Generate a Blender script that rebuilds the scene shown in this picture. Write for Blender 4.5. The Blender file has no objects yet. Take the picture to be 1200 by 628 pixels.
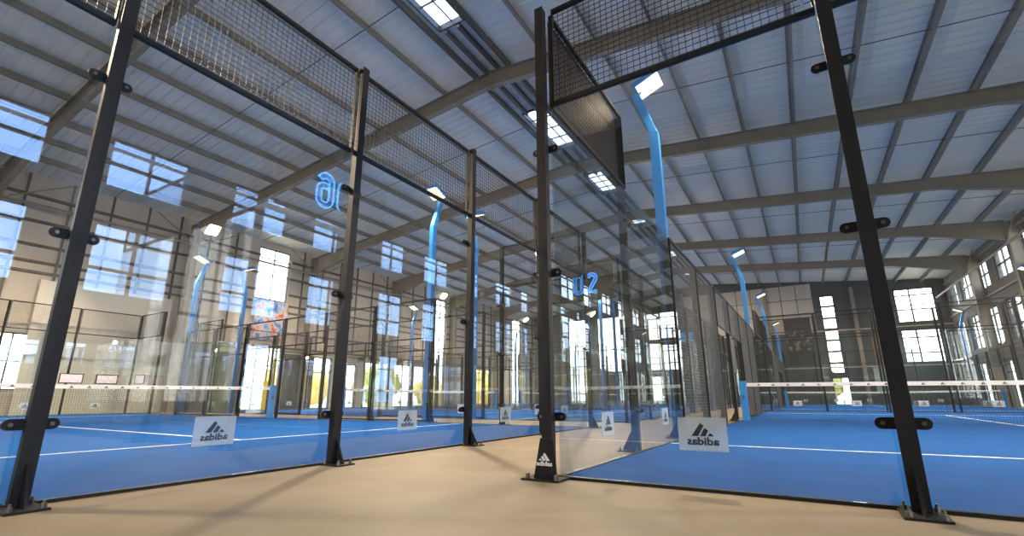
import bpy, math, random
from mathutils import Vector, Matrix
random.seed(7)
SC = bpy.context.scene
COL = SC.collection
H0 = 0.5555                      # lens height above the floor

# ------------------------------------------------------------------ camera
F_, PIT, YAW, ROLL = 556.14, 0.2448, 0.5430, -0.0027
CX, CY = 598.14, 327.95
cyw, syw = math.cos(YAW), math.sin(YAW)
fw = Vector((-syw*math.cos(PIT), cyw*math.cos(PIT), math.sin(PIT)))
rt = Vector((cyw, syw, 0)); up = rt.cross(fw)
rt, up = rt*math.cos(ROLL)+up*math.sin(ROLL), up*math.cos(ROLL)-rt*math.sin(ROLL)
cam = bpy.data.cameras.new('camera'); camo = bpy.data.objects.new('camera', cam); COL.objects.link(camo)
m = Matrix((rt, up, -fw)).transposed().to_4x4(); m.translation = Vector((0, 0, H0)); camo.matrix_world = m
cam.sensor_width = 36; cam.lens = F_/1200*36
cam.shift_x = (600-CX)/1200; cam.shift_y = (CY-314)/1200
cam.clip_start = .02; cam.clip_end = 400
SC.camera = camo
SC.view_settings.view_transform = 'Standard'; SC.view_settings.look = 'None'
SC.view_settings.gamma = 1; SC.view_settings.exposure = 0.9; SC.view_settings.use_curve_mapping = False
SC.cycles.transparent_max_bounces = 64
SC.cycles.max_bounces = 10; SC.cycles.diffuse_bounces = 6; SC.cycles.glossy_bounces = 4; SC.cycles.transmission_bounces = 4
SC.cycles.sample_clamp_indirect = 4.0
SC.cycles.caustics_reflective = False; SC.cycles.caustics_refractive = False

def pix(x, y, z):
    d = Vector((x, y, z-H0)); Z = d.dot(fw)
    if Z < .15: return None
    return CX+F_*d.dot(rt)/Z, CY-F_*d.dot(up)/Z
def seen(pts, mg=25):
    q = [pix(*p) for p in pts]
    if all(a is None for a in q): return False
    b = [a for a in q if a]
    if len(b) < len(q): return max(a[0] for a in b) > -mg and min(a[0] for a in b) < 1200+mg
    return max(a[0] for a in b) > -mg and min(a[0] for a in b) < 1200+mg and max(a[1] for a in b) > -mg and min(a[1] for a in b) < 628+mg

# ------------------------------------------------------------------ materials
def mat(name, col, rough=.5, metal=0, noise=0, nscale=5, emit=None, es=1, bump=0, bscale=60, spec=.5, stretch=None):
    mt = bpy.data.materials.new(name); mt.use_nodes = True
    nt = mt.node_tree; b = nt.nodes['Principled BSDF']
    b.inputs['Base Color'].default_value = (*col, 1); b.inputs['Roughness'].default_value = rough
    b.inputs['Metallic'].default_value = metal; b.inputs['Specular IOR Level'].default_value = spec
    if noise or bump:
        tc = nt.nodes.new('ShaderNodeTexCoord'); mp = nt.nodes.new('ShaderNodeMapping')
        nt.links.new(tc.outputs['Object'], mp.inputs[0])
        if stretch: mp.inputs['Scale'].default_value = stretch
    if noise:
        n = nt.nodes.new('ShaderNodeTexNoise'); n.inputs['Scale'].default_value = nscale; n.inputs['Detail'].default_value = 6
        nt.links.new(mp.outputs[0], n.inputs['Vector'])
        r = nt.nodes.new('ShaderNodeMapRange'); r.inputs[1].default_value = .3; r.inputs[2].default_value = .7
        r.inputs[3].default_value = 1-noise; r.inputs[4].default_value = 1+noise
        nt.links.new(n.outputs['Fac'], r.inputs[0])
        mx = nt.nodes.new('ShaderNodeVectorMath'); mx.operation = 'SCALE'; mx.inputs[0].default_value = col
        nt.links.new(r.outputs[0], mx.inputs['Scale']); nt.links.new(mx.outputs[0], b.inputs['Base Color'])
    if bump:
        n2 = nt.nodes.new('ShaderNodeTexNoise'); n2.inputs['Scale'].default_value = bscale; n2.inputs['Detail'].default_value = 4
        nt.links.new(mp.outputs[0], n2.inputs['Vector'])
        bp = nt.nodes.new('ShaderNodeBump'); bp.inputs['Strength'].default_value = bump; bp.inputs['Distance'].default_value = .02
        nt.links.new(n2.outputs['Fac'], bp.inputs['Height']); nt.links.new(bp.outputs[0], b.inputs['Normal'])
    if emit:
        b.inputs['Emission Color'].default_value = (*emit, 1); b.inputs['Emission Strength'].default_value = es
    return mt

def glass_mat(name, tint, f0, rough=0.0, haze=0, hazecol=(.8, .85, .9)):
    mt = bpy.data.materials.new(name); mt.use_nodes = True; nt = mt.node_tree; nt.nodes.clear()
    out = nt.nodes.new('ShaderNodeOutputMaterial'); mix = nt.nodes.new('ShaderNodeMixShader')
    tr = nt.nodes.new('ShaderNodeBsdfTransparent'); tr.inputs[0].default_value = (*tint, 1)
    gl = nt.nodes.new('ShaderNodeBsdfGlossy'); gl.inputs['Roughness'].default_value = rough
    ge = nt.nodes.new('ShaderNodeNewGeometry'); dt = nt.nodes.new('ShaderNodeVectorMath'); dt.operation = 'DOT_PRODUCT'
    nt.links.new(ge.outputs['Normal'], dt.inputs[0]); nt.links.new(ge.outputs['Incoming'], dt.inputs[1])
    def M(op, a, b=None):
        n = nt.nodes.new('ShaderNodeMath'); n.operation = op
        for i, v in enumerate((a, b)):
            if v is None: continue
            if isinstance(v, (int, float)): n.inputs[i].default_value = v
            else: nt.links.new(v, n.inputs[i])
        return n.outputs[0]
    c = M('ABSOLUTE', dt.outputs['Value']); p = M('POWER', M('SUBTRACT', 1.0, c), 5.0)
    f = M('ADD', M('MULTIPLY', p, 1-f0), f0)
    nt.links.new(f, mix.inputs[0]); nt.links.new(gl.outputs[0], mix.inputs[2])
    if haze:
        df = nt.nodes.new('ShaderNodeBsdfDiffuse'); df.inputs[0].default_value = (*hazecol, 1)
        m2 = nt.nodes.new('ShaderNodeMixShader'); m2.inputs[0].default_value = haze
        nt.links.new(tr.outputs[0], m2.inputs[1]); nt.links.new(df.outputs[0], m2.inputs[2]); nt.links.new(m2.outputs[0], mix.inputs[1])
    else: nt.links.new(tr.outputs[0], mix.inputs[1])
    nt.links.new(mix.outputs[0], out.inputs[0])
    return mt

M_ = dict(
    black=mat('black_powder_coat', (.010, .010, .011), .48, spec=.28),
    wire=mat('black_wire', (.014, .014, .015), .5, spec=.35),
    wire2=mat('lit_wire', (.13, .13, .13), .4, spec=.6),  # black wire with the grazing window light put into a lighter colour
    neon2=mat('blue_neon_dim', (.05, .3, .6), .4, emit=(.05, .42, 1.0), es=1.1),
    bolt=mat('dark_bolt', (.16, .15, .14), .35, .8),
    glass=glass_mat('court_glass', (.965, .985, .98), .085),
    wglass=glass_mat('window_glass', (.95, .97, .98), .04),
    sky=glass_mat('skylight_sheet', (.75, .8, .85), .04, .1, .25),
    floor=mat('screed_floor', (.235, .188, .132), .6, noise=.14, nscale=1.6, bump=.25, bscale=5, spec=.25),
    turf=mat('blue_turf', (.009, .088, .33), .9, noise=.10, nscale=2.2, bump=.5, bscale=300, spec=.06, stretch=(1, 1, 1)),
    line=mat('white_line', (.75, .78, .8), .8, bump=.3, bscale=300),
    white=mat('white_tape', (.8, .8, .82), .6),
    blue=mat('blue_paint', (.03, .22, .62), .35),
    steel=mat('grey_steel', (.27, .23, .18), .55, noise=.08, nscale=3),
    purlin=mat('galvanised_purlin', (.27, .25, .22), .5, .2, noise=.08, nscale=3),
    roof=mat('roof_liner', (.90, .85, .76), .5, noise=.05, nscale=.8),
    wallp=mat('cladding_liner', (.54, .49, .42), .6, noise=.06, nscale=.7),
    wallg=mat('dark_grey_wall', (.085, .09, .088), .7, noise=.1, nscale=.8),
    walld=mat('right_wall_lining', (.16, .15, .135), .7, noise=.12, nscale=.8),
    whitew=mat('white_board', (.66, .64, .57), .55, noise=.03, nscale=.5),
    frame=mat('dark_window_frame', (.05, .055, .06), .45),
    rail=mat('wall_rail_steel', (.11, .10, .085), .55),
    shutter=mat('charcoal_shutter', (.045, .043, .043), .5),
    logo=mat('black_print', (.01, .012, .03), .5),
    logow=mat('white_print', (.7, .7, .7), .5),
    sticker=glass_mat('frosted_sticker', (.9, .93, .95), .02, .3, .4, (.8, .87, .98)),
    board=mat('dark_sign_board', (.028, .022, .016), .5),
    neonb=mat('sign_blue_face', (.0, .08, .4), .4, emit=(.0, .10, .55), es=.8),
    neon=mat('blue_neon_tube', (.05, .4, .9), .4, emit=(.04, .42, 1.0), es=6),
    lens=mat('lamp_lens', (.9, .8, .6), .4, emit=(1, .70, .32), es=2.2),
    ground=mat('outside_ground', (.60, .52, .36), .9, noise=.3, nscale=.4),
    poster=None,
    leafy=mat('yellow_leaf', (.75, .60, .17), .8, noise=.35, nscale=1.6),
    amber=mat('amber_blind', (.75, .5, .25), .6),
    leafg=mat('green_leaf', (.30, .36, .12), .8, noise=.35, nscale=1.6),
    brick=mat('brown_door', (.20, .13, .085), .6, noise=.15, nscale=6),
    mint=mat('mint_reflection', (.42, .5, .46), .5),
    paper=mat('notice_paper', (.7, .66, .75), .5, noise=.12, nscale=9),
    red=mat('red_garment', (.6, .04, .08), .7), yellow=mat('yellow_sheet', (.9, .75, .05), .6),
)

# ------------------------------------------------------------------ mesh builder
class MB:
    def __init__(s): s.v = []; s.f = []
    def box(s, x0, y0, z0, x1, y1, z1):
        n = len(s.v)
        s.v += [(x0,y0,z0),(x1,y0,z0),(x1,y1,z0),(x0,y1,z0),(x0,y0,z1),(x1,y0,z1),(x1,y1,z1),(x0,y1,z1)]
        s.f += [tuple(n+i for i in q) for q in ((0,3,2,1),(4,5,6,7),(0,1,5,4),(1,2,6,5),(2,3,7,6),(3,0,4,7))]
        return s
    def bar(s, a, b, w, h=None, upv=(0, 0, 1)):
        """box beam between two points"""
        h = h or w; a, b = Vector(a), Vector(b); d = (b-a).normalized()
        u = Vector(upv)
        if abs(d.dot(u)) > .98: u = Vector((0, 1, 0))
        sd = d.cross(u).normalized(); u = sd.cross(d)
        n = len(s.v)
        for p in (a, b):
            for i, j in ((-1,-1),(1,-1),(1,1),(-1,1)): s.v.append(tuple(p+sd*(i*w/2)+u*(j*h/2)))
        s.f += [tuple(n+i for i in q) for q in ((3,2,1,0),(4,5,6,7),(0,1,5,4),(1,2,6,5),(2,3,7,6),(3,0,4,7))]
        return s
    def tube(s, a, b, r, n=8):
        a, b = Vector(a), Vector(b); d = (b-a).normalized(); u = Vector((0,0,1)) if abs(d.z) < .9 else Vector((1,0,0))
        x = d.cross(u).normalized(); y = d.cross(x); k = len(s.v)
        for p in (a, b):
            for i in range(n):
                t = 2*math.pi*i/n; s.v.append(tuple(p+x*(r*math.cos(t))+y*(r*math.sin(t))))
        for i in range(n): j = (i+1) % n; s.f.append((k+i, k+j, k+n+j, k+n+i))
        s.f += [tuple(k+i for i in range(n))[::-1], tuple(k+n+i for i in range(n))]
        return s
    def prism(s, pts, y0, y1):
        """polygon in XZ extruded in Y"""
        n = len(pts); k = len(s.v)
        s.v += [(x, y0, z) for x, z in pts]+[(x, y1, z) for x, z in pts]
        s.f += [tuple(range(k, k+n)), tuple(range(k+2*n-1, k+n-1, -1))]
        for i in range(n): j = (i+1) % n; s.f.append((k+i, k+n+i, k+n+j, k+j))
        return s
    def prismx(s, pts, x0, x1):
        n = len(pts); k = len(s.v)
        s.v += [(x0, y, z) for y, z in pts]+[(x1, y, z) for y, z in pts]
        s.f += [tuple(range(k, k+n)), tuple(range(k+2*n-1, k+n-1, -1))]
        for i in range(n): j = (i+1) % n; s.f.append((k+i, k+n+i, k+n+j, k+j))
        return s
    def mesh(s, name):
        me = bpy.data.meshes.new(name); me.from_pydata(s.v, [], s.f); me.update(); return me
    def build(s, name, material, parent=None, loc=(0,0,0), rz=0, bevel=0):
        me = s.mesh(name); me.materials.append(material)
        return put(name, me, parent, loc, rz, bevel)
def put(name, me, parent=None, loc=(0,0,0), rz=0, bevel=0):
    o = bpy.data.objects.new(name, me); COL.objects.link(o); o.location = loc; o.rotation_euler.z = rz
    if parent: o.parent = parent
    if bevel:
        b = o.modifiers.new('b', 'BEVEL'); b.width = bevel; b.segments = 2; b.limit_method = 'ANGLE'
    return o
def tag(o, label, cat, group=None, kind=None):
    o['label'] = label; o['category'] = cat
    if group: o['group'] = group
    if kind: o['kind'] = kind
    return o
def thing(name, label, cat, loc=(0,0,0), rz=0, group=None):
    o = bpy.data.objects.new(name, None); COL.objects.link(o); o.location = loc; o.rotation_euler.z = rz
    o.empty_display_size = .1
    return tag(o, label, cat, group)
def struct(o): o['kind'] = 'structure'; return o
def copy_tree(o, parent=None):
    c = o.copy(); COL.objects.link(c)
    if parent: c.parent = parent
    for ch in list(o.children): copy_tree(ch, c)
    return c
ORD = ['first','second','third','fourth','fifth','sixth','seventh','eighth','ninth','tenth','eleventh','twelfth','thirteenth','fourteenth']

def text_mesh(txt, size, depth, bevel_outline=None, bold=0):
    c = bpy.data.curves.new('t', 'FONT'); c.body = txt; c.size = size; c.align_x = 'CENTER'; c.align_y = 'CENTER'
    c.resolution_u = 3
    if bevel_outline:
        c.fill_mode = 'NONE'; c.bevel_depth = bevel_outline; c.bevel_resolution = 1; c.offset = .012
    else: c.extrude = max(depth, .001); c.offset = bold
    o = bpy.data.objects.new('t', c); COL.objects.link(o)
    bpy.context.view_layer.update()
    me = bpy.data.meshes.new_from_object(o.evaluated_get(bpy.context.evaluated_depsgraph_get()))
    bpy.data.objects.remove(o)
    me.transform(Matrix.Rotation(math.radians(90), 4, 'X'))      # upright, read from -Y
    return me
def join_mesh(name, parts, material):
    v = []; f = []
    for me in parts:
        n = len(v); v += [tuple(x.co) for x in me.vertices]; f += [tuple(n+i for i in p.vertices) for p in me.polygons]
    me = bpy.data.meshes.new(name); me.from_pydata(v, [], f); me.update(); me.materials.append(material); return me

# ------------------------------------------------------------------ hall shell
XL_, XR_, YN, YF = -25.0, 10.0, -9.6, 46.6
XRG, ZRG, ZE = -7.3, 10.95, 9.25
SL = (ZRG-ZE)/(XR_-XRG)
def zroof(x): return ZRG-SL*abs(x-XRG)
FRY = [4.1+6.85*k for k in range(-1, 6)]

fl = MB().box(XL_-.4, YN-.4, -.3, XR_+.4, YF+.4, 0).build('floor', M_['floor']); struct(fl)

def wall(name, axis, pos, thick, a0, a1, z1, holes, material, top=None):
    """wall in plane axis=pos with rectangular openings (a0,z0,a1,z1)"""
    mb = MB(); A = sorted({a0, a1}|{h[0] for h in holes}|{h[2] for h in holes}); Z = sorted({0, z1}|{h[1] for h in holes}|{h[3] for h in holes})
    for i in range(len(A)-1):
        run = None
        for j in range(len(Z)-1):
            ca, cz = (A[i]+A[i+1])/2, (Z[j]+Z[j+1])/2
            solid = not any(h[0] < ca < h[2] and h[1] < cz < h[3] for h in holes)
            if solid and run is None: run = Z[j]
            if (not solid or j == len(Z)-2) and run is not None:
                e = Z[j] if not solid else Z[j+1]
                if axis == 'x': mb.box(min(pos, pos+thick), A[i], run, max(pos, pos+thick), A[i+1], e)
                else: mb.box(A[i], min(pos, pos+thick), run, A[i+1], max(pos, pos+thick), e)
                run = None
    if top: mb.prism(top, min(pos, pos+thick), max(pos, pos+thick))
    return struct(mb.build(name, material))

WN = [0]
def window(axis, pos, a0, z0, a1, z1, va, vz, fw_=.05, kind='window', material=None, glass=True):
    """framed window: va inner verticals, vz inner bars"""
    WN[0] += 1
    e = bpy.data.objects.new('%s_%d' % (kind, WN[0]), None); COL.objects.link(e); struct(e)
    mb = MB(); d = .05
    def bx(p0, q0, p1, q1, dd=d):
        if axis == 'x': mb.box(-dd, p0, q0, dd, p1, q1)
        else: mb.box(p0, -dd, q0, p1, dd, q1)
    e.location = (pos, 0, 0) if axis == 'x' else (0, pos, 0)
    bx(a0, z0, a0+fw_, z1); bx(a1-fw_, z0, a1, z1); bx(a0, z0, a1, z0+fw_); bx(a0, z1-fw_, a1, z1)
    for t in va: x = a0+(a1-a0)*t; bx(x-fw_/2, z0+fw_, x+fw_/2, z1-fw_, .04)
    for t in vz: z = z0+(z1-z0)*t; bx(a0+fw_, z-fw_/2, a1-fw_, z+fw_/2, .045)
    mb.build('window_frame', M_['frame'], e)
    if glass:
        g = MB()
        if axis == 'x': g.box(-.008, a0+fw_, z0+fw_, .008, a1-fw_, z1-fw_)
        else: g.box(a0+fw_, -.008, z0+fw_, a1-fw_, .008, z1-fw_)
        g.build('pane', material or M_['wglass'], e)
    return e

# right wall: two windows per bay on two levels, doors below
RH = []; 
cent = [2.45, 6.1, 9.9, 13.4, 17.0, 20.6, 24.4, 28.0, 31.5, 34.9, 38.4, 42.0, 45.0]
for c in cent:
    w = 1.15 if c < 44 else .9
    RH += [(c-w, 6.85, c+w, 8.5), (c-w, 3.55, c+w, 5.75)]
RH += [(-9.0, .4, -4.9, 8.6), (-4.4, .4, -.4, 8.6)]  # huge unseen glazing behind the camera, added to light the roof
RD = [(8.9, 0, 11.0, 2.6), (15.6, 0, 18.2, 2.6), (22.8, 0, 25.4, 2.6), (29.5, 0, 31.6, 2.6), (36.6, 0, 38.6, 2.6), (40.9, 0, 43.9, 2.7)]
wall('wall_right', 'x', XR_, .3, YN, YF, ZE, RH+RD, M_['walld'])
for h in RH: window('x', XR_+.12, *h, (.5,), (.5,) if h[1] > 6 else (.36, .78), .09)
for h in RD: window('x', XR_+.12, *h, (.33, .66), (.75,), kind='door')
# left wall: tall strips and entrances
LH = [(14.45, 5.95, 16.35, 8.85), (14.3, 0, 16.45, 3.35), (18.6, 0, 19.9, 3.0), (22.6, 0, 28.6, 2.95), (29.5, 0, 31.0, 8.5), (35.0, 0, 38.0, 3.1), (41.8, 0, 43.6, 8.5), (4.9, .9, 6.2, 3.0), (20.3, 0, 21.9, 2.7), (-9.0, 6.6, -5.2, 8.8), (-4.6, 6.6, -.6, 8.8)]  # last two: unseen high windows added to brighten the left side
wall('wall_left', 'x', XL_, -.3, YN, YF, ZE, LH, M_['wallp'])
window('x', XL_-.1, *LH[0], (.5,), (.5, .8)); window('x', XL_-.1, *LH[1], (.33, .66), (.36, .7), kind='door')
window('x', XL_-.1, *LH[2], (.5,), (.7,), kind='door'); window('x', XL_-.1, *LH[3], (.2, .4, .6, .8), (.75,), kind='door')
window('x', XL_-.1, *LH[4], (.5,), (.12, .25, .37, .5, .62, .75, .87)); window('x', XL_-.1, *LH[5], (.33, .66), (.7,), kind='door')
window('x', XL_-.1, *LH[6], (.5,), (.12, .25, .37, .5, .62, .75, .87)); window('x', XL_-.1, *LH[7], (.5,), (.5,)); window('x', XL_-.1, *LH[8], (.5,), (.75,), kind='door')
# far gable
GH = [(6.85, 6.1, 9.3, 8.75), (6.85, 3.05, 9.25, 5.6), (1.9, 2.35, 3.05, 8.85), (2.0, 0, 3.1, 2.1), (-12.5, 6.0, -9.5, 8.6), (-12.5, 3.1, -9.4, 5.7), (-17.6, 3.1, -15.2, 8.6), (-20.9, 0, -18.9, 8.6), (-12.5, 0, -9.4, 2.6)]
wall('wall_far', 'y', YF, .3, XL_-.3, XR_+.3, ZE, GH, M_['wallg'], top=[(XL_-.3, ZE), (XR_+.3, ZE), (XRG, ZRG+.15)])
window('y', YF+.1, *GH[0], (.4,), (.38, .8), .1); window('y', YF+.1, *GH[1], (.4,), (.3, .75), .1)
window('y', YF+.1, *GH[2], (), (.14, .28, .42, .56, .70, .85), .16); window('y', YF+.1, *GH[3], (.5,), (.6,), kind='door')
window('y', YF+.1, *GH[4], (.33, .66), (.45,)); window('y', YF+.1, *GH[5], (.33, .66), (.45,)); window('y', YF+.1, *GH[6], (.5,), (.2, .4, .6, .8))
window('y', YF+.1, *GH[7], (.5,), (.13, .26, .4, .53, .67, .8)); window('y', YF+.1, *GH[8], (.33, .66), (.7,), kind='door')
# light liner panels in the upper left part of the gable
mb = MB()
for i in range(9):
    x = -8.9+i*1.16
    for z0, z1 in ((6.0, 7.3), (7.36, 8.6), (8.66, 9.9)): mb.box(x, YF-.05, z0, x+1.1, YF, z1)
struct(mb.build('trim_1', M_['wallp']))
mb = MB().box(XL_, YF-.09, 2.85, XR_, YF, 2.95); mb.box(-9, YF-.09, 5.8, XR_, YF, 5.9)
struct(mb.build('trim_2', M_['wallp']))
# wall behind the camera with an unseen window added to let in light
NH = [(-10.0, 1.0, -8.0, 8.5)]
wall('wall_near', 'y', YN, -.3, XL_-.3, XR_+.3, ZE, NH, M_['wallg'], top=[(XL_-.3, ZE), (XR_+.3, ZE), (XRG, ZRG+.15)])
for h in LH[9:]: window('x', XL_-.1, *h, (.5,), (.5,))
for h in NH: window('y', YN-.1, *h, (.5,), (.5,))

# white boarding, shutters and doors along the left wall
struct(MB().box(XL_, 5.9, 0, XL_+.12, 10.5, 5.1).build('trim_3', M_['whitew']))
for i, (y0, y1, z1) in enumerate([(11.12, 12.9, 3.25), (16.6, 17.62, 3.05), (12.95, 14.2, 2.9), (1.2, 3.9, 3.3), (17.98, 18.5, 3.05)]):
    mb = MB(); z = 0
    while z < z1-.05: mb.box(XL_+.01, y0, z, XL_+.10, y1, min(z+.13, z1)); mb.box(XL_+.01, y0, z+.13, XL_+.08, y1, min(z+.145, z1)) if z+.145 < z1 else None; z += .145
    tag(mb.build('roller_shutter', M_['shutter']), ['charcoal slatted roller shutter beside the white boarding on the left wall', 'charcoal slatted roller shutter right of the glazed entrance doors',
        'narrow charcoal slatted shutter just left of the entrance doors', 'charcoal slatted shutter left of the white boarding', 'narrow charcoal shutter right of the frame column by the entrance doors'][i], 'shutter', 'roller shutters on the left wall')

# wall rails
k = 0
for z in (8.35, 7.35, 6.4, 5.75, 5.35, 4.2, 3.35):
    segs = []; ops = sorted([(h[0], h[2]) for h in LH if h[1] < z < h[3]]); a = YN+.1
    for o0, o1 in ops: segs.append((a, o0)); a = o1
    segs.append((a, YF-.1)); mb = MB()
    if z < 5.1: segs = [(max(s0, 13.0) if s1 > 13 else s0, s1 if s1 < 5.9 or s1 > 13 else 5.8) for s0, s1 in segs]
    q = 0
    for s0, s1 in segs:
        if s1 <= s0: continue
        tag(MB().box(XL_, s0, z-.05, XL_+.14, s1, z+.05).build('wall_rail', M_['rail']), 'dark horizontal rail, %s from the top of the left wall, %s stretch' % (ORD[k], ORD[q]), 'rail', 'rails on the left wall'); q += 1
    k += 1
mb = MB(); y = YN+.8
while y < YF:
    if not (5.8 < y < 10.6) and not any(h[0]-.1 < y < h[2]+.1 and h[3] > 5 for h in LH): mb.box(XL_, y-.035, 3.4, XL_+.07, y+.035, ZE)
    elif 5.8 < y < 10.6: mb.box(XL_, y-.035, 5.12, XL_+.07, y+.035, ZE)
    y += 1.37
struct(mb.build('trim_4', M_['rail']))
k = 0
for z in (8.75, 6.3, 3.2, 2.8):
    mb = MB(); ops = sorted([(h[0], h[2]) for h in RH+RD if h[1] < z < h[3]]); a = YN+.1
    for q, (o0, o1) in enumerate(ops+[(YF-.1, 0)]):
        tag(MB().box(XR_-.14, a, z-.05, XR_, o0, z+.05).build('wall_rail', M_['steel']), 'grey horizontal rail, %s from the top of the right wall, %s stretch' % (ORD[k], ORD[q]), 'rail', 'rails on the right wall'); a = o1
    k += 1

# roof sheets, corrugated, with skylight openings at the ridge
SKY = [(5.4, 8.9), (13.7, 16.8), (19.6, 22.2), (25.4, 27.8), (32.8, 36.2), (39.6, 42.6)]
SX0, SX1 = XRG-.45, XRG+.45
mb = MB()
def sheet(xa, xb, y0, y1):
    n = len(mb.v); ys = []; y = y0
    while y < y1-1e-6:
        for dy, dz in ((0, 0), (.25, 0), (.27, .02), (.32, .02), (.34, 0)):
            if y+dy <= y1: ys.append((y+dy, dz))
        y += .34
    ys.append((y1, 0)); ys = sorted(set(ys))
    for yy, dz in ys:
        for x in (xa, xb):
            mb.v.append((x, yy, zroof(x)+dz))
    for i in range(len(ys)-1): a = n+2*i; mb.f.append((a, a+1, a+3, a+2))
    # outer skin so that the roof has real thickness
    k = len(mb.v)
    for yy in (y0, y1):
        for x in (xa, xb): mb.v.append((x, yy, zroof(x)+.12))
    mb.f.append((k, k+2, k+3, k+1))
sheet(XL_-.3, SX0, YN-.3, YF+.3); sheet(SX1, XR_+.3, YN-.3, YF+.3)
a = YN-.3
for s0, s1 in SKY:
    sheet(SX0, XRG, a, s0); sheet(XRG, SX1, a, s0); a = s1
sheet(SX0, XRG, a, YF+.3); sheet(XRG, SX1, a, YF+.3)
struct(mb.build('ceiling', M_['roof']))
for i, (s0, s1) in enumerate(SKY):
    e = bpy.data.objects.new('window_%d' % (100+i), None); COL.objects.link(e); struct(e)
    f = MB()
    for xx in (SX0, SX1-.04): f.box(xx, s0, ZRG-.09, xx+.04, s1, ZRG+.12)
    for yy in (s0, s1-.04): f.box(SX0+.04, yy, ZRG-.09, SX1-.04, yy+.04, ZRG+.12)
    n = 3
    for q in range(1, n+1):
        yy = s0+(s1-s0)*q/(n+1); f.box(SX0+.04, yy-.02, ZRG+.02, SX1-.04, yy+.02, ZRG+.06)
    f.box(XRG-.015, s0+.04, ZRG+.06, XRG+.015, s1-.04, ZRG+.10)
    f.build('window_frame', M_['frame'], e)
    MB().box(SX0+.04, s0+.04, ZRG+.1, SX1-.04, s1-.04, ZRG+.11).build('pane', M_['sky'], e)

# ridge trays: long dark bars on either side of the ridge
for i, dx in enumerate((-.62, -.22, .22, .62)):
    mb = MB()
    if abs(dx) > .5: mb.bar((XRG+dx, YN+.1, zroof(XRG+dx)-.12), (XRG+dx, YF-.1, zroof(XRG+dx)-.12), .09, .2)
    else:
        a = YN+.1
        for q, (s0, s1) in enumerate(SKY+[(YF-.1, 0)]):
            mb = MB().bar((XRG+dx, a, zroof(XRG+dx)-.12), (XRG+dx, s0, zroof(XRG+dx)-.12), .10, .14); a = s1
            tag(mb.build('ridge_bar', M_['rail']), 'dark ridge bar just %s of the ridge line, %s stretch from the near end' % ('left' if dx < 0 else 'right', ORD[q]), 'bar', 'bars along the roof ridge')
        continue
    tag(mb.build('ridge_bar', M_['rail']), ['dark bar running along the ridge, left of the skylights', 'dark bar in line with skylights, just left of the ridge', 'dark bar in line with skylights, just right of the ridge', 'dark bar running along the ridge, right of the skylights'][i], 'bar', 'bars along the roof ridge')

# purlins
for side in (-1, 1):
    for k in range(11):
        x = XRG+side*(1.9+1.56*k)
        if not XL_+.3 < x < XR_-.2: continue
        z = zroof(x)-.005; mb = MB(); t = .012
        mb.box(-.006, YN+.05, -.24, .006, YF-.05, 0); mb.box(-.07, YN+.05, -.012, 0, YF-.05, 0); mb.box(0, YN+.05, -.24, .07, YF-.05, -.228)
        o = mb.build('purlin', M_['purlin'], loc=(x, 0, z))
        tag(o, 'long galvanised roof purlin, %s down from the ridge on the %s roof slope' % (ORD[k], 'left' if side < 0 else 'right'), 'purlin', 'roof purlins')
# sag bars at mid bay
for i, y in enumerate([FRY[0]-3.4]+[f+3.42 for f in FRY]):
    if y > YF-1 or y < YN: continue
    for side in (-1, 1):
        mb = MB(); xe = XL_+.3 if side < 0 else XR_-.3
        mb.tube((XRG+side*.7, y, zroof(XRG+side*.7)-.12), (xe, y, zroof(xe)-.12), .014, 6)
        if i >= 1: lab = 'thin tie rod across the %s roof slope, %s bay from the camera end' % ('left' if side < 0 else 'right', ORD[i-1])
        else: lab = 'thin tie rod across the %s roof slope behind the nearest frame' % ('left' if side < 0 else 'right')
        tag(mb.build('tie_rod', M_['rail']), lab, 'rod', 'roof tie rods')

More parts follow.
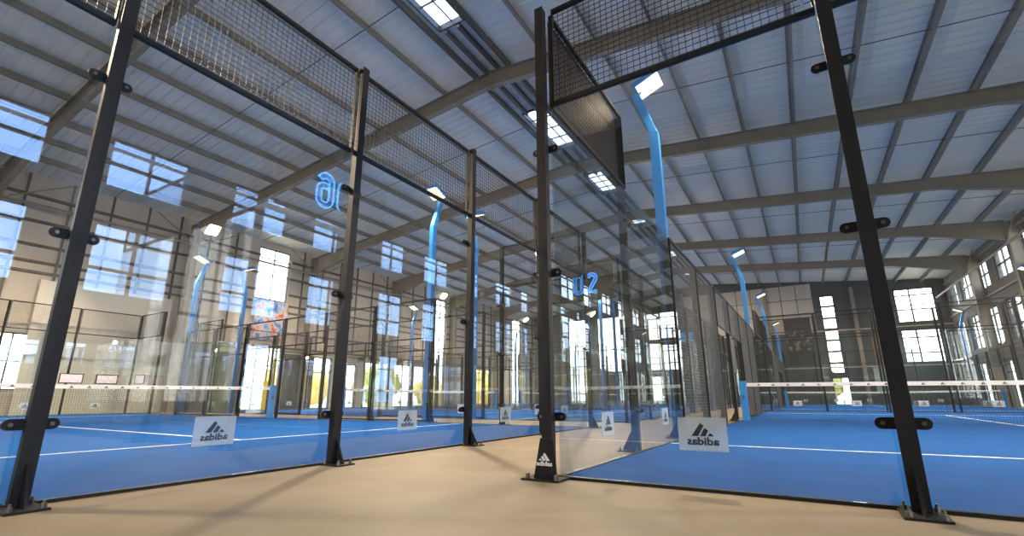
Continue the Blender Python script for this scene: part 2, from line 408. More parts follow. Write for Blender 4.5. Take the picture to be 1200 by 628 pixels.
# portal frames
def ibar(mb, a, b, d0, d1, w=.2, tf=.02):
    """I section in the XZ plane from a to b (top flange line), depth d0->d1 downward/inward"""
    a, b = Vector(a), Vector(b); d = (b-a).normalized(); n = Vector((d.z, 0, -d.x))
    if n.z > 0 and abs(n.z) > .5: n = -n
    def pr(p0, p1, p2, p3, hw):
        k = len(mb.v)
        for s in (-1, 1):
            for p in (p0, p1, p2, p3): mb.v.append((p.x, p.y+s*hw, p.z))
        mb.f += [tuple(k+i for i in q) for q in ((0,1,2,3),(7,6,5,4),(0,4,5,1),(1,5,6,2),(2,6,7,3),(3,7,4,0))]
    pr(a, b, b+n*tf, a+n*tf, w/2)
    pr(a+n*(d0-tf), b+n*(d1-tf), b+n*d1, a+n*d0, w/2)
    pr(a+n*tf, b+n*tf, b+n*(d1-tf), a+n*(d0-tf), .008)
for i, y in enumerate(FRY):
    nm = 'behind the camera' if i == 0 else '%s from the near end' % ORD[i-1]
    t = thing('portal_frame', 'grey steel portal frame spanning the hall, %s' % nm, 'steel frame', (0, y, 0), 0, 'roof portal frames')
    for side in (-1, 1):
        xe = XL_+.02 if side < 0 else XR_-.02
        mb = MB(); g = .25
        xa = XRG+side*.0; xh = XRG+side*13.2; g = .27
        def T(x): return (x, 0, zroof(x)-g)
        ibar(mb, T(xa), T(xh), .52, .52); ibar(mb, T(xh), T(xe-side*.5), .52, 1.0)
        mb.build('rafter', M_['steel'], t)
        mb = MB(); hz = zroof(xe)-g-.02
        for xx in ((xe, xe-side*.02), (xe-side*.50, xe-side*.52)): mb.box(min(xx), -.12, .02, max(xx), .12, hz)
        mb.box(min(xe-side*.02, xe-side*.5), -.008, .02, max(xe-side*.02, xe-side*.5), .008, hz)
        for zz in (hz-1.0, hz-.02): mb.box(min(xe, xe-side*.52), -.12, zz, max(xe, xe-side*.52), .12, zz+.02)
        mb.box(min(xe, xe-side*.6), -.18, 0, max(xe, xe-side*.6), .18, .025)
        mb.build('column', M_['steel'], t)
    MB().box(XRG-.02, -.13, ZRG-g-.62, XRG+.02, .13, ZRG-g-.01).build('apex_plate', M_['steel'], t)
# eaves beams
for side in (-1, 1):
    xe = XL_+.65 if side < 0 else XR_-.65
    mb = MB().tube((xe, YN+.2, 7.82), (xe, YF-.2, 7.82), .06, 8)
    tag(mb.build('eaves_tube', M_['steel']), 'long round steel tube running along the %s eaves' % ('left' if side < 0 else 'right'), 'tube')
    for q, y in enumerate(FRY[:-1]):
        y1 = y+6.85
        t = thing('eaves_brace', 'pair of slanting steel braces at the %s eaves, %s bay from the near end' % ('left' if side < 0 else 'right', ORD[q]), 'brace', (xe, y, 7.92), 0, 'braces at the eaves')
        MB().tube((0, .25, 0), (0, 1.9, 1.0), .03, 6).build('strut', M_['steel'], t); MB().tube((0, 6.6, 0), (0, 4.95, 1.0), .03, 6).build('strut', M_['steel'], t)
# gable columns
for i, x in enumerate((-21.5, -14.0, -8.9, -2.0, 4.2)):
    mb = MB(); hz = zroof(x)-.6
    mb.box(-.12, -.42, 0, .12, -.40, hz); mb.box(-.12, -.14, 0, .12, -.12, hz); mb.box(-.008, -.4, 0, .008, -.14, hz)
    tag(mb.build('gable_column', M_['steel'], loc=(x, YF, 0)), 'tall grey steel column on the far gable wall, %s from left' % ORD[i], 'column', 'columns on the far gable')

# ------------------------------------------------------------------ exterior
struct(MB().box(-120, -90, -.6, 100, 170, -.35).build('ground', M_['ground']))
def tree(x, y, h, mt, lab):
    t = thing('tree', lab, 'tree', (x, y, -.35), 0, 'trees outside the hall')
    mb = MB().tube((0, 0, 0), (0, 0, h*.5), .16, 8); mb.build('trunk', M_['brick'], t)
    import bmesh
    bm = bmesh.new()
    for q in range(7):
        r = h*random.uniform(.24, .36)
        mm = Matrix.Translation((random.uniform(-.3, .3)*h, random.uniform(-.3, .3)*h, h*random.uniform(.28, .8))) @ Matrix.Scale(r, 4)
        g = bmesh.ops.create_icosphere(bm, subdivisions=3, radius=1, matrix=mm)
        c = mm.translation
        for v in g['verts']: v.co = c+(v.co-c)*random.uniform(.82, 1.12)
    me = bpy.data.meshes.new('crown'); bm.to_mesh(me); bm.free(); me.materials.append(mt); put('crown', me, t)
n = 0
for x, y in [(15, 12), (15, 19), (16, 26), (15, 33), (15, 40), (16, 47), (8, 53), (1, 54), (-11, 53), (-19, 53), (-30, 44), (-31, 36), (-30, 28), (-31, 21), (-31, 14.5), (15, 4)]:
    h = random.uniform(3.0, 3.9)
    side = 'the right wall' if x > 12 else ('the far gable' if y > 50 else 'the left wall')
    tree(x, y, h, M_['leafy'] if n % 3 else M_['leafg'], '%s bushy tree outside %s, %s in the surrounding row' % ('yellow' if n % 3 else 'green', side, ORD[n] if n < 14 else ('fifteenth' if n == 14 else 'nearest')))
    n += 1

# ------------------------------------------------------------------ shared cage meshes (local X along wall, +Y outward, origin on the glass line)
def wires(w, z0, z1, x0=None):
    mb = MB(); r = .0021; hw = w/2-.04; x = -hw+.01
    while x < hw: mb.box(x-r, -r, z0+.03, x+r, r, z1-.03); x += .05
    z = z0+.05
    while z < z1-.03: mb.box(-hw, -r+.004, z-r, hw, r+.004, z+r); z += .05
    me = mb.mesh('wire_mesh'); me.materials.append(M_['wire' if z1 > 3.5 else 'wire2']); return me
def mframe(w, z0, z1, mid=None):
    mb = MB(); hw = w/2-.04; d = .018
    mb.box(-hw, -d, z0, hw, d, z0+.035); mb.box(-hw, -d, z1-.035, hw, d, z1)
    mb.box(-hw, -d, z0+.035, -hw+.01, d, z1-.035); mb.box(hw-.01, -d, z0+.035, hw, d, z1-.035)
    if mid: mb.box(-hw+.02, .006, mid, hw-.02, d, mid+.03)
    me = mb.mesh('frame'); me.materials.append(M_['black']); return me
PW = {'top': (wires(2, 3.01, 4), mframe(2, 3.01, 4)), 'side': (wires(2, .03, 3), mframe(2, .03, 3, 2.0)), 'gate': (wires(2, 2.12, 3), mframe(2, 2.12, 3))}
GL = MB().box(-.985, -.005, .02, .985, .005, 3.0).mesh('glass'); GL.materials.append(M_['glass'])
# logo: three slanted bars over the word, read from inside the court
def bars(s, d):
    mb = MB(); u = .13/300
    for pg in ([(0, 2), (80, 0), (45, 48), (8, 24)], [(110, 0), (185, 0), (115, 116), (66, 82)], [(210, 0), (303, 0), (170, 182), (122, 148)]):
        mb.prism([((x-150)*u, z*u) for x, z in pg], -d, d)
    me = mb.mesh('bars'); me.transform(Matrix.Scale(s, 4)); return me
def mlogo(size, d, material, name='logo_print', txt=True):
    b = bars(size/.13, d)
    for v in b.vertices: v.co.y = (d if v.co.y > 0 else -d)
    parts = [b]
    if txt:
        t = text_mesh('adidas', 1, d, bold=.03)
        xs = [v.co.x for v in t.vertices]; k = size*1.45/(max(xs)-min(xs)); cx = (max(xs)+min(xs))/2
        zt = max(v.co.z for v in t.vertices)
        for v in t.vertices: v.co = ((v.co.x-cx)*k, d if v.co.y > 0 else -d, (v.co.z-zt)*k*.85-size*.04)
        parts.append(t)
    return join_mesh(name, parts, material)
LOGO = mlogo(.13, .0024, M_['logo'])
STK = MB().box(-.145, -.0012, -.1, .145, .0012, .1).mesh('logo_sticker'); STK.materials.append(M_['sticker'])

CL = MB()
def clampbar(mb, x0, x1, z, y0=.006, y1=.019):
    pts = []; r = .03
    for i in range(9): t = math.pi/2+math.pi*i/8; pts.append((x0+r+r*math.cos(t), z+r*math.sin(t)))
    for i in range(9): t = -math.pi/2+math.pi*i/8; pts.append((x1-r+r*math.cos(t), z+r*math.sin(t)))
    mb.prism(pts, y0, y1)
ZC = (.425, 1.517, 2.601)
def bolt(mb, x, z, y0=.019, y1=.027, r=.011): mb.tube((x, y0, z), (x, y1, z), r, 8)
PH = {}
def post_meshes(h):
    if h in PH: return PH[h]
    p = MB().box(-.032, .02, .012, .032, .09, h).mesh('upright'); p.materials.append(M_['black'])
    lip = MB().box(-.04, .09, .012, .04, .098, h).mesh('flange'); lip.materials.append(M_['black'])
    g = MB()
    g.prismx([(.099, .012), (.215, .012), (.205, .04), (.099, .23)], -.006, .006)
    gm = g.mesh('gusset'); gm.materials.append(M_['black'])
    b = MB().box(-.09, .005, 0, .09, .25, .012).mesh('base_plate'); b.materials.append(M_['black'])
    bo = MB().tube((0, 0, .012), (0, 0, .034), .014, 6)
    bo.tube((0, 0, .034), (0, 0, .05), .007, 6)
    bm_ = bo.mesh('anchor_bolt'); bm_.materials.append(M_['bolt'])
    PH[h] = (p, lip, gm, b, bm_); return PH[h]
cb = MB(); clampbar(cb, -.12, .12, 0); CLM = cb.mesh('clamp'); CLM.materials.append(M_['black'])
cb = MB(); bolt(cb, 0, 0); bolt(cb, 0, 0, -.02, -.005, .02); CBM = cb.mesh('clamp_bolt'); CBM.materials.append(M_['bolt'])

def place_panel(kind, c, rz, lab, near):
    if kind == 'glass':
        o = put('glass_panel', GL, None, (c[0], c[1], 0), rz); tag(o, 'clear glass panel, '+lab, 'glass panel', 'glass panels of the courts')
        return o
    o = thing('mesh_panel', 'black wire mesh '+lab, 'mesh panel', (c[0], c[1], 0), rz, 'wire mesh panels of the courts')
    put('wire_mesh', PW[kind][0], o); put('frame', PW[kind][1], o); return o
def sticker(parent):
    s = put('logo_sticker', STK, parent, (0, -.0066, .335)); put('logo_print', LOGO, s, (0, 0, -.012)); 
    return s

def cage(origin, u, v, name, walls, corr, detail, tall_side=True):
    """origin corridor corner, u long axis, v short axis"""
    O = Vector((*origin, 0)); U = Vector((*u, 0)).normalized(); V = Vector((*v, 0)).normalized()
    W = {'end0': (O, V, -U, 5), 'end1': (O+U*20, V, U, 5), 'side0': (O, U, -V, 10), 'side1': (O+V*10, U, V, 10)}
    done = set()
    for wn in walls:
        st, d, out, n = W[wn]; rz = math.atan2(out.y, out.x)-math.pi/2; wl = corr[wn]
        for i in range(n):
            c = st+d*(2*i+1); a = st+d*(2*i); b = st+d*(2*i+2)
            if not seen([(*a.xy, 0), (*a.xy, 4), (*b.xy, 0), (*b.xy, 4)]): continue
            near = (c.length < 12)
            if wn.startswith('end') or i in (0, 1, 8, 9):
                g = place_panel('glass', c, rz, '%s along the %s of %s' % (ORD[i], wl, name), near)
                if wn.startswith('end') or i in (0, 1): sticker(g)
                if wn.startswith('end') or i in (0, 9): place_panel('top', c, rz, 'above the %s glass pane, %s of the %s' % (ORD[i], wl, name), near)
            elif i in (4, 5):
                place_panel('gate', c, rz, 'over the %s gateway, %s of the %s' % (ORD[i-4], wl, name), near)
            else:
                place_panel('side', c, rz, 'panel, %s along the %s of the %s' % (ORD[i], wl, name), near)
        for i in range(n+1):
            p = st+d*(2*i)
            corner = (i == 0 or i == n)
            key = (round(p.x, 2), round(p.y, 2))
            if key in done: continue
            done.add(key)
            if not seen([(*p.xy, 0), (*p.xy, 4)], 15): continue
            h = 4.0 if (wn.startswith('end') or i in (0, 1, n-1, n)) else 3.0
            off = Vector((0, 0, 0))
            if corner and wn.startswith('end'):
                off = (-d if i == 0 else d)*.046
            if corner and wn.startswith('side'): off = (-d if i == 0 else d)*.046
            pt = thing('steel_post', 'black steel post, %s along the %s of the %s' % (ORD[i], wl, name), 'post', tuple(p+off), rz, 'steel posts of the courts')
            pm = post_meshes(h)
            put('upright', pm[0], pt)
            if detail and p.length < 14:
                put('flange', pm[1], pt); put('gusset', pm[2], pt); put('base_plate', pm[3], pt); [put('anchor_bolt', pm[4], pt, (bx_, by_, 0)) for bx_ in (-.065, .065) for by_ in (.04, .22)]
                if wn.startswith('end') or i in (0, 1, 2):
                    for z in ZC:
                        cl = put('clamp', CLM, pt, (0, 0, z)); [put('clamp_bolt', CBM, cl, (bx_, 0, 0)) for bx_ in (-.085, .085)]
            else: put('base_plate', pm[3], pt)
    # turf and lines
    rz = math.atan2(U.y, U.x); left = U.cross(V).z > 0
    c = O+U*10+V*5
    t = thing('court_turf', 'blue artificial turf with white lines inside the %s' % name, 'turf', tuple(c), rz)
    MB().box(-9.99, -4.99, 0, 9.99, 4.99, .012).build('turf_carpet', M_['turf'], t)
    k = MB()
    for s in (-1, 1): k.box(-10.0, s*4.995-.02, 0, 10.0, s*4.995+.02, .019) ; k.box(s*9.995-.02, -4.97, 0, s*9.995+.02, 4.97, .019)
    k.build('edge_strip', M_['black'], t)
    for s in (-1, 1): MB().box(s*6.95-.025, -4.96, .012, s*6.95+.025, 4.96, .0145).build('court_line', M_['line'], t)
    MB().box(-6.92, -.025, .012, 6.92, .025, .0145).build('court_line', M_['line'], t)
    # net
    nt = thing('court_net', 'black net with white top band across the %s' % name, 'net', tuple(c), rz+math.pi/2)
    NETM = (NET, NBAND, NMARK)
    put('net_mesh', NET, nt); put('net_band', NBAND, nt); put('band_print', NMARK, nt)
    for s in (-1, 1):
        q = O+U*10+V*(5+s*4.85)
        if not seen([(*q.xy, 0), (*q.xy, 1)]): continue
        np_ = thing('net_post', 'blue padded net post at the %s end of the net in the %s' % ({True: 'camera-side', False: 'far-side'}[s < 0] if abs(V.y) > .5 else ('left' if s < 0 else 'right'), name), 'net post', tuple(q), rz, 'blue net posts')
        put('pad', NPOST, np_); put('winder', NWIND, np_)

# net meshes (local X across the court)
mb = MB(); x = -4.75
def top(x): return .90-.04*(1-abs(x)/4.8)
while x < 4.76: mb.box(x-.0016, -.0016, .03, x+.0016, .0016, top(x)-.03); x += .045
z = .04
while z < .84: mb.box(-4.76, .002, z-.0016, 4.76, .005, z+.0016); z += .045
NET = mb.mesh('net_mesh'); NET.materials.append(M_['wire'])
mb = MB()
for s in (-1, 1): mb.bar((s*4.76, 0, top(s*4.76)-.03), (0, 0, top(0)-.03), .012, .085)
NBAND = mb.mesh('net_band'); NBAND.materials.append(M_['white'])
mb = MB().box(-.025, -.009, .02, .025, .009, .86); NSTRAP = mb.mesh('net_strap'); NSTRAP.materials.append(M_['white'])
LM = bars(.62, .009); parts = []
for i in range(30):
    x = -4.5+i*.31; me = LM.copy()
    for v in me.vertices: v.co.y = .0075 if v.co.y > 0 else -.0075
    me.transform(Matrix.Translation((x, 0, top(x)-.056))); parts.append(me)
NMARK = join_mesh('band_print', parts, M_['logo'])
NPOST = MB().box(-.065, -.075, .012, .065, .075, .96).mesh('pad'); NPOST.materials.append(M_['blue'])
NWIND = MB().box(-.09, -.02, .55, -.065, .02, .62).tube((-.12, 0, .585), (-.09, 0, .585), .02, 8).mesh('winder'); NWIND.materials.append(M_['bolt'])

th = math.radians(.75)
uR, vR = (math.sin(th), math.cos(th)), (math.cos(th), -math.sin(th))
cage((-3.683, -1.03), (-1, 0), (0, 1), 'nearest left court', ('end0', 'end1', 'side1'), {'end0': 'corridor end', 'end1': 'back end', 'side0': 'near side', 'side1': 'far side'}, True)
cage((-1.585, 3.30), uR, vR, 'nearest right court', ('end0', 'end1', 'side0', 'side1'), {'end0': 'near end', 'end1': 'far end', 'side0': 'left side', 'side1': 'right side'}, True)
cage((-3.683, 11.3), (-1, 0), (0, 1), 'second left court', ('end0', 'side0', 'side1', 'end1'), {'end0': 'corridor end', 'end1': 'back end', 'side0': 'near side', 'side1': 'far side'}, False)
cage((-3.683, 23.6), (-1, 0), (0, 1), 'third left court', ('end0', 'side0', 'end1'), {'end0': 'corridor end', 'end1': 'back end', 'side0': 'near side', 'side1': 'far side'}, False)
cage((-3.683, 35.8), (-1, 0), (0, 1), 'fourth left court', ('end0', 'side0'), {'end0': 'corridor end', 'end1': 'back end', 'side0': 'near side', 'side1': 'far side'}, False)
cage((-1.30, 24.5), uR, vR, 'farther right court', ('end0', 'end1', 'side0', 'side1'), {'end0': 'near end', 'end1': 'far end', 'side0': 'left side', 'side1': 'right side'}, False)

# the corner post of the nearest right court carries a flared shoe with the logo
cp = min((o for o in COL.objects if o.name.startswith('steel_post')), key=lambda o: (o.location-Vector((-1.63, 3.3, 0))).length)
for ch in list(cp.children):
    if ch.name.split('.')[0] in ('gusset', 'base_plate', 'anchor_bolt'): bpy.data.objects.remove(ch)
inv = (Matrix.Translation(cp.location) @ Matrix.Rotation(cp.rotation_euler.z, 4, 'Z')).inverted()
def shoe(o, p):
    o.parent = p; o.matrix_parent_inverse = inv if p == cp else Matrix(); return o
fp = shoe(MB().prism([(-.10, .014), (.075, .014), (.055, .28), (-.045, .28)], 0, .02).build('shoe_plate', M_['black'], None, (-1.62, 3.165, 0)), cp)
lg = put('printed_logo', mlogo(.085, .0015, M_['logow'], 'printed_logo'), fp, (-.015, -.0018, .13)); lg['label'] = 'white three-bar logo and word on the shoe'
shoe(MB().box(-.17, -.17, 0, .12, .10, .013).build('foot_plate', M_['black'], None, (-1.62, 3.27, 0)), cp)
for x in (-.13, .09): shoe(MB().tube((0, 0, .013), (0, 0, .045), .016, 6).build('anchor_bolt', M_['bolt'], None, (-1.62+x, 3.13, 0)), cp)

# ------------------------------------------------------------------ flood light poles
def pole_proto():
    t = thing('flood_light_pole', 'proto', 'light pole')
    MB().box(-.06, -.075, .0, .06, .075, 5.0).build('pole', M_['blue'], t)      # +Y = outward
    MB().bar((0, 0, 5.0), (0, .27, 5.85), .11, .13, (0, 1, 0)).build('arm', M_['blue'], t)
    MB().box(-.12, -.12, 0, .12, .12, .02).build('base_plate', M_['blue'], t)
    hd = MB().box(-.22, -.24, -.045, .22, .24, .045)
    for k in range(6): hd.box(-.17+k*.065, -.2, .045, -.16+k*.065, .2, .08)
    h = hd.build('lamp_head', M_['blue'], t); h.location = (0, .04, 6.0); h.rotation_euler = (math.radians(-22), 0, 0)
    MB().box(-.20, -.22, -.056, .20, .20, -.046).build('lamp_lens', M_['lens'], h)
    b = MB().bar((0, .27, 5.83), (0, .12, 5.96), .05, .05).build('bracket', M_['blue'], t)
    return t
proto = pole_proto(); first = True
LAMP = bpy.data.lights.new('flood_lamp', 'AREA'); LAMP.shape = 'RECTANGLE'; LAMP.size = .34; LAMP.size_y = .34
LAMP.energy = 380; LAMP.spread = math.radians(140); LAMP.color = (1, .76, .52)
def pole(x, y, out, lab):
    global first
    t = copy_tree(proto)
    t.location = (x, y, 0); t.rotation_euler.z = math.atan2(out[1], out[0])-math.pi/2
    tag(t, lab, 'light pole', 'blue flood light poles')
    l = bpy.data.objects.new('flood_lamp', LAMP); COL.objects.link(l); l.parent = t; l.location = (0, -.2, 5.88); l.rotation_euler = (math.radians(-42), 0, 0)
for cn, y0 in (('nearest left court', -1.03), ('second left court', 11.3), ('third left court', 23.6), ('fourth left court', 35.8)):
    for x, xn in ((-7.93, 'corridor'), (-19.93, 'back')):
        pole(x, y0-.2, (0, -1), 'blue bent light pole, near side of the %s, %s end' % (cn, xn))
        pole(x, y0+10.2, (0, 1), 'blue bent light pole, far side of the %s, %s end' % (cn, xn))
for cn, o in (('nearest right court', (-1.585, 3.3)), ('farther right court', (-1.30, 24.5))):
    for d, dn in ((4.3, 'near'), (16.3, 'far')):
        for s, sn in ((-.14, 'left'), (10.14, 'right')):
            pole(o[0]+uR[0]*d+vR[0]*s, o[1]+uR[1]*d+vR[1]*s, (-vR[0], -vR[1]) if s < 0 else vR, 'blue bent light pole, %s side of the %s, %s end' % (sn, cn, dn))

def drop(o):
    for ch in list(o.children): drop(ch)
    bpy.data.objects.remove(o)
drop(proto)
# ------------------------------------------------------------------ number signs
def arc(cx, cz, rx, rz, a0, a1, n=8):
    return [(cx+rx*math.cos(math.radians(a0+(a1-a0)*i/n)), cz+rz*math.sin(math.radians(a0+(a1-a0)*i/n))) for i in range(n+1)]
def strokes(ch):
    # centre lines of the stroke of each digit (read from the front, x to the right)
    w, h = .105, .23
    if ch == '0': return [arc(0, h-.1, w, .1, 0, 180)+arc(0, -h+.1, w, .1, 180, 360)], True
    if ch == '6': return [arc(0, h-.1, w, .1, 20, 180)+arc(0, -h+.1, w, .1, 180, 360)+arc(0, -.0, w, .07, 0, 120)], False
    return [arc(0, h-.1, w, .1, 165, -25)+[(-w, -h), (w+.01, -h)]], False
def outline(ch, t=.042):
    st, closed = strokes(ch); p = st[0]; n = len(p); L = []; R = []
    for i in range(n):
        a = Vector(p[(i-1) % n] if closed else p[max(i-1, 0)]); b = Vector(p[(i+1) % n] if closed else p[min(i+1, n-1)])
        d = (b-a).normalized(); nn = Vector((-d.y, d.x)); q = Vector(p[i]); L.append(q+nn*t); R.append(q-nn*t)
    return L, R, closed
def digit_face(ch):
    L, R, closed = outline(ch); v = []; f = []; n = len(L)
    for l, r_ in zip(L, R):
        for q in (l, r_):
            for y in (-.012, .012): v.append((-q.x, y, q.y))
    for i in range(n if closed else n-1):
        a, b = 4*i, 4*((i+1) % n)
        f += [(a, b, b+2, a+2), (a+1, a+3, b+3, b+1), (a, a+1, b+1, b), (a+2, b+2, b+3, a+3)]
    if not closed: f += [(0, 2, 3, 1), (4*n-4, 4*n-3, 4*n-1, 4*n-2)]
    me = bpy.data.meshes.new('digit'); me.from_pydata(v, [], f); me.materials.append(M_['neonb']); return me
def digit_tube(ch, mn):
    L, R, closed = outline(ch); mb = MB()
    loops = [L+[L[0]], R+[R[0]]] if closed else [L+R[::-1]+[L[0]]]
    for lp in loops:
        for a, b in zip(lp, lp[1:]):
            if (a-b).length > 1e-4: mb.tube((-a.x, 0, a.y), (-b.x, 0, b.y), .010, 5)
    me = mb.mesh('neon_outline'); me.materials.append(M_[mn]); return me
def sign(txt, loc, out, lab, blob=False, bw=1.86):
    """digits read from outside of the court; +Y outward"""
    rz = math.atan2(out[1], out[0])-math.pi/2
    t = thing('number_sign', lab, 'sign', loc, rz)
    MB().box(-bw/2, .03, -.45, bw/2, .045, .45).build('backing_board', M_['board'], t)
    if txt:
        for ch, x in zip(txt, (.185, -.185)):
            o = put('digit', digit_face(ch), t, (x, .06, 0)); put('neon_outline', digit_tube(ch, 'neon' if txt == '06' else 'neon2'), o, (0, .02, 0))
    if blob:
        for x in (.17, -.17):
            mb = MB(); mb.box(x-.12, .045, -.22, x+.12, .08, .22); mb.build('lit_shape', M_['neon2'], t)
sign('06', (-1.585-.02+.012, 4.33, 3.55), (-1, 0), 'blue neon 06 on dark board above the nearest right court, facing the corridor')
sign('02', (-4.50, 11.27, 3.42), (0, -1), 'blue neon 02 on dark board at the corner of the second left court', False, 1.5)
sign('', (-4.47, 23.57, 3.35), (0, -1), 'small glowing blue sign at the corner of the third left court', True, 1.3)
sign('', (-3.66, -.0, 3.52), (1, 0), 'dark sign board on the mesh at the upper left corner', False, 1.6)
sign('', (-1.585+.012*10, 13.9, 1.62), (-1, 0), 'small glowing blue sign beside the gateway of the nearest right court', True, .7)

# ------------------------------------------------------------------ things along the walls
def poster_mat():
    mt = bpy.data.materials.new('poster_print'); mt.use_nodes = True; nt = mt.node_tree; b = nt.nodes['Principled BSDF']
    tc = nt.nodes.new('ShaderNodeTexCoord'); n = nt.nodes.new('ShaderNodeTexNoise'); n.inputs['Scale'].default_value = 2.6; n.inputs['Detail'].default_value = 5
    r = nt.nodes.new('ShaderNodeValToRGB'); r.color_ramp.elements[0].position = .5; r.color_ramp.elements[0].color = (.04, .04, .04, 1)
    r.color_ramp.elements[1].position = .64; r.color_ramp.elements[1].color = (.34, .26, .19, 1)
    sx = nt.nodes.new('ShaderNodeSeparateXYZ'); nt.links.new(tc.outputs['Object'], sx.inputs[0]); nt.links.new(tc.outputs['Object'], n.inputs[0])
    mr = nt.nodes.new('ShaderNodeMath'); mr.operation = 'ABSOLUTE'; nt.links.new(sx.outputs['Z'], mr.inputs[0])
    lt = nt.nodes.new('ShaderNodeMath'); lt.operation = 'LESS_THAN'; lt.inputs[1].default_value = .85; nt.links.new(mr.outputs[0], lt.inputs[0])
    ml = nt.nodes.new('ShaderNodeMath'); ml.operation = 'MULTIPLY'; nt.links.new(n.outputs['Fac'], ml.inputs[0]); nt.links.new(lt.outputs[0], ml.inputs[1])
    nt.links.new(ml.outputs[0], r.inputs[0]); nt.links.new(r.outputs[0], b.inputs['Base Color']); return mt
def colour_print():
    mt = bpy.data.materials.new('colour_print'); mt.use_nodes = True; nt = mt.node_tree; b = nt.nodes['Principled BSDF']
    tc = nt.nodes.new('ShaderNodeTexCoord'); n = nt.nodes.new('ShaderNodeTexNoise'); n.inputs['Scale'].default_value = 2.4; n.inputs['Detail'].default_value = 4
    nt.links.new(tc.outputs['Object'], n.inputs[0]); r = nt.nodes.new('ShaderNodeValToRGB'); cr = r.color_ramp
    cr.elements[0].position = .36; cr.elements[0].color = (.05, .16, .5, 1); cr.elements[1].position = .66; cr.elements[1].color = (.6, .05, .06, 1)
    for p, c in ((.44, (.3, .45, .75)), (.52, (.62, .66, .75)), (.57, (.6, .35, .4)), (.61, (.75, .35, .1))): e = cr.elements.new(p); e.color = (*c, 1)
    nt.links.new(n.outputs['Fac'], r.inputs[0]); nt.links.new(r.outputs[0], b.inputs['Base Color']); return mt
pb = thing('wall_banner', 'tall dark banner with tan figures hung on the far gable wall', 'banner', (.15, YF-.09, 5.15))
MB().box(-.95, -.02, -1.95, .95, .01, 1.95).build('banner_cloth', poster_mat(), pb)
f = MB()
f.box(-.42, -.03, 1.15, .42, -.021, 1.18); f.box(-.42, -.03, 1.42, .42, -.021, 1.45); f.box(-.42, -.03, 1.18, -.39, -.021, 1.42); f.box(.39, -.03, 1.18, .42, -.021, 1.42)
f.build('printed_frame', M_['rail'], pb)
# door leaf, pale sheet standing in for reflected mint windows, and notice on the gable
tag(MB().box(5.0, YF-.1, 2.95, 6.2, YF, 5.4).build('wall_panel', M_['brick']), 'brown boarded panel on the far gable beside the tall strip window', 'panel')
tag(MB().box(4.75, YF-.1, 1.0, 6.5, YF, 2.8).build('wall_panel', M_['mint']), 'pale green board standing in for reflected windows low on the far gable wall', 'panel')
# notices on the back glass of the nearest left court
for i, y in enumerate((7.05, 8.15)):
    t = thing('notice_frame', ['framed white notice, left one on the back glass of the nearest left court', 'framed white notice, right one on the back glass of the nearest left court'][i], 'notice', (-23.60, y, 1.33), 0, 'framed notices')
    MB().box(0, -.35, -.18, .03, .35, .18).build('frame', M_['black'], t); MB().box(.03, -.32, -.15, .034, .32, .15).build('paper', M_['paper'], t)
t = thing('notice_frame', 'framed white notice on the side glass near the back corner', 'notice', (-22.7, 8.90, 1.33), 0, 'framed notices')
MB().box(-.4, 0, -.18, .4, .03, .18).build('frame', M_['black'], t); MB().box(-.37, -.004, -.15, .37, 0, .15).build('paper', M_['paper'], t)
# coloured banner above the entrance
t = thing('wall_banner', 'pale banner with red and orange print above the entrance doors', 'banner', (XL_+.16, 15.45, 4.8))
MB().box(-.02, -.95, -1.1, 0, .95, 1.1).build('banner_cloth', colour_print(), t)
tag(MB().box(XL_+.02, 15.5, .0, XL_+.05, 16.0, 1.5).build('yellow_sheet', M_['yellow']), 'bright yellow sheet at the glazed entrance doors', 'sheet')
# reception steel canopy over the glazed left entrance
tag(MB().box(XL_+.01, 21.9, 3.0, XL_+.9, 24.3, 3.2).build('canopy', M_['frame']), 'short dark canopy over the left half of the wide glazed entrance', 'canopy')
tag(MB().box(XL_+.01, 25.0, 3.0, XL_+.9, 29.0, 3.2).build('canopy', M_['frame']), 'longer dark canopy over the right half of the wide glazed entrance', 'canopy')

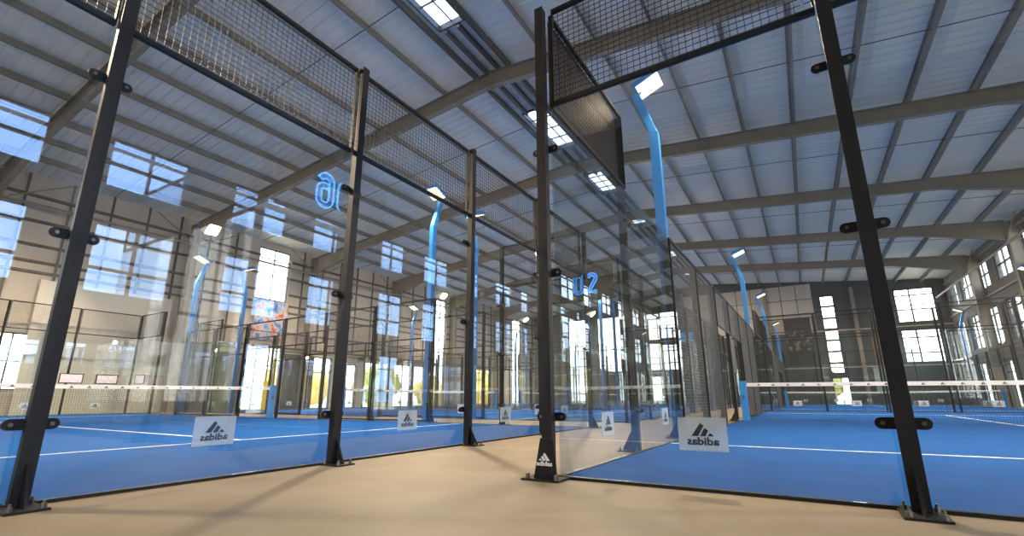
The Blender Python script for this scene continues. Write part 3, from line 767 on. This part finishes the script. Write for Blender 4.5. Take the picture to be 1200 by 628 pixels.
# ------------------------------------------------------------------ light
wd = bpy.data.worlds.new('sky'); SC.world = wd; wd.use_nodes = True; nt = wd.node_tree
bg = nt.nodes['Background']
tc = nt.nodes.new('ShaderNodeTexCoord'); sx = nt.nodes.new('ShaderNodeSeparateXYZ'); nt.links.new(tc.outputs['Generated'], sx.inputs[0])
def ramp(sock, pts):
    r = nt.nodes.new('ShaderNodeValToRGB'); cr = r.color_ramp; cr.interpolation = 'EASE'
    cr.elements[0].position, cr.elements[0].color = pts[0][0], (*pts[0][1], 1); cr.elements[1].position, cr.elements[1].color = pts[-1][0], (*pts[-1][1], 1)
    for p, c in pts[1:-1]: e = cr.elements.new(p); e.color = (*c, 1)
    nt.links.new(sock, r.inputs[0]); return r.outputs[0]
def mix(f, a, b):
    m = nt.nodes.new('ShaderNodeMix'); m.data_type = 'RGBA'; m.clamp_result = False
    nt.links.new(f, m.inputs[0])
    for k, v in ((6, a), (7, b)):
        if isinstance(v, tuple): m.inputs[k].default_value = (*v, 1)
        else: nt.links.new(v, m.inputs[k])
    return m.outputs[2]
# clear blue on the right side (+X), thin bright cloud towards the far gable (+Y) and on the left
east = ramp(sx.outputs['X'], [(.15, (0, 0, 0)), (.6, (1, 1, 1))])
ym = nt.nodes.new('ShaderNodeMath'); ym.operation = 'ADD'; ym.inputs[1].default_value = .5; nt.links.new(sx.outputs['Y'], ym.inputs[0])
yf = ramp(ym.outputs[0], [(.1, (0, 0, 0)), (.45, (1, 1, 1))])
em = nt.nodes.new('ShaderNodeMath'); em.operation = 'MULTIPLY'; nt.links.new(east, em.inputs[0]); nt.links.new(yf, em.inputs[1]); east = em.outputs[0]
hi = ramp(sx.outputs['Z'], [(.0, (0, 0, 0)), (.5, (1, 1, 1))])
blue = mix(hi, (.32, .49, .77), (.17, .32, .68))
cloud = mix(hi, (1.0, .97, .90), (.80, .84, .92))
n = nt.nodes.new('ShaderNodeTexNoise'); n.inputs['Scale'].default_value = 2.2; n.inputs['Detail'].default_value = 5
mp = nt.nodes.new('ShaderNodeMapping'); mp.inputs['Scale'].default_value = (1, 1, 4); nt.links.new(tc.outputs['Generated'], mp.inputs[0]); nt.links.new(mp.outputs[0], n.inputs[0])
wisp = ramp(n.outputs['Fac'], [(.52, (0, 0, 0)), (.8, (.5, .5, .5))])
sky = mix(east, cloud, mix(wisp, blue, (.75, .85, 1.0)))
nt.links.new(sky, bg.inputs[0]); bg.inputs[1].default_value = 6.5
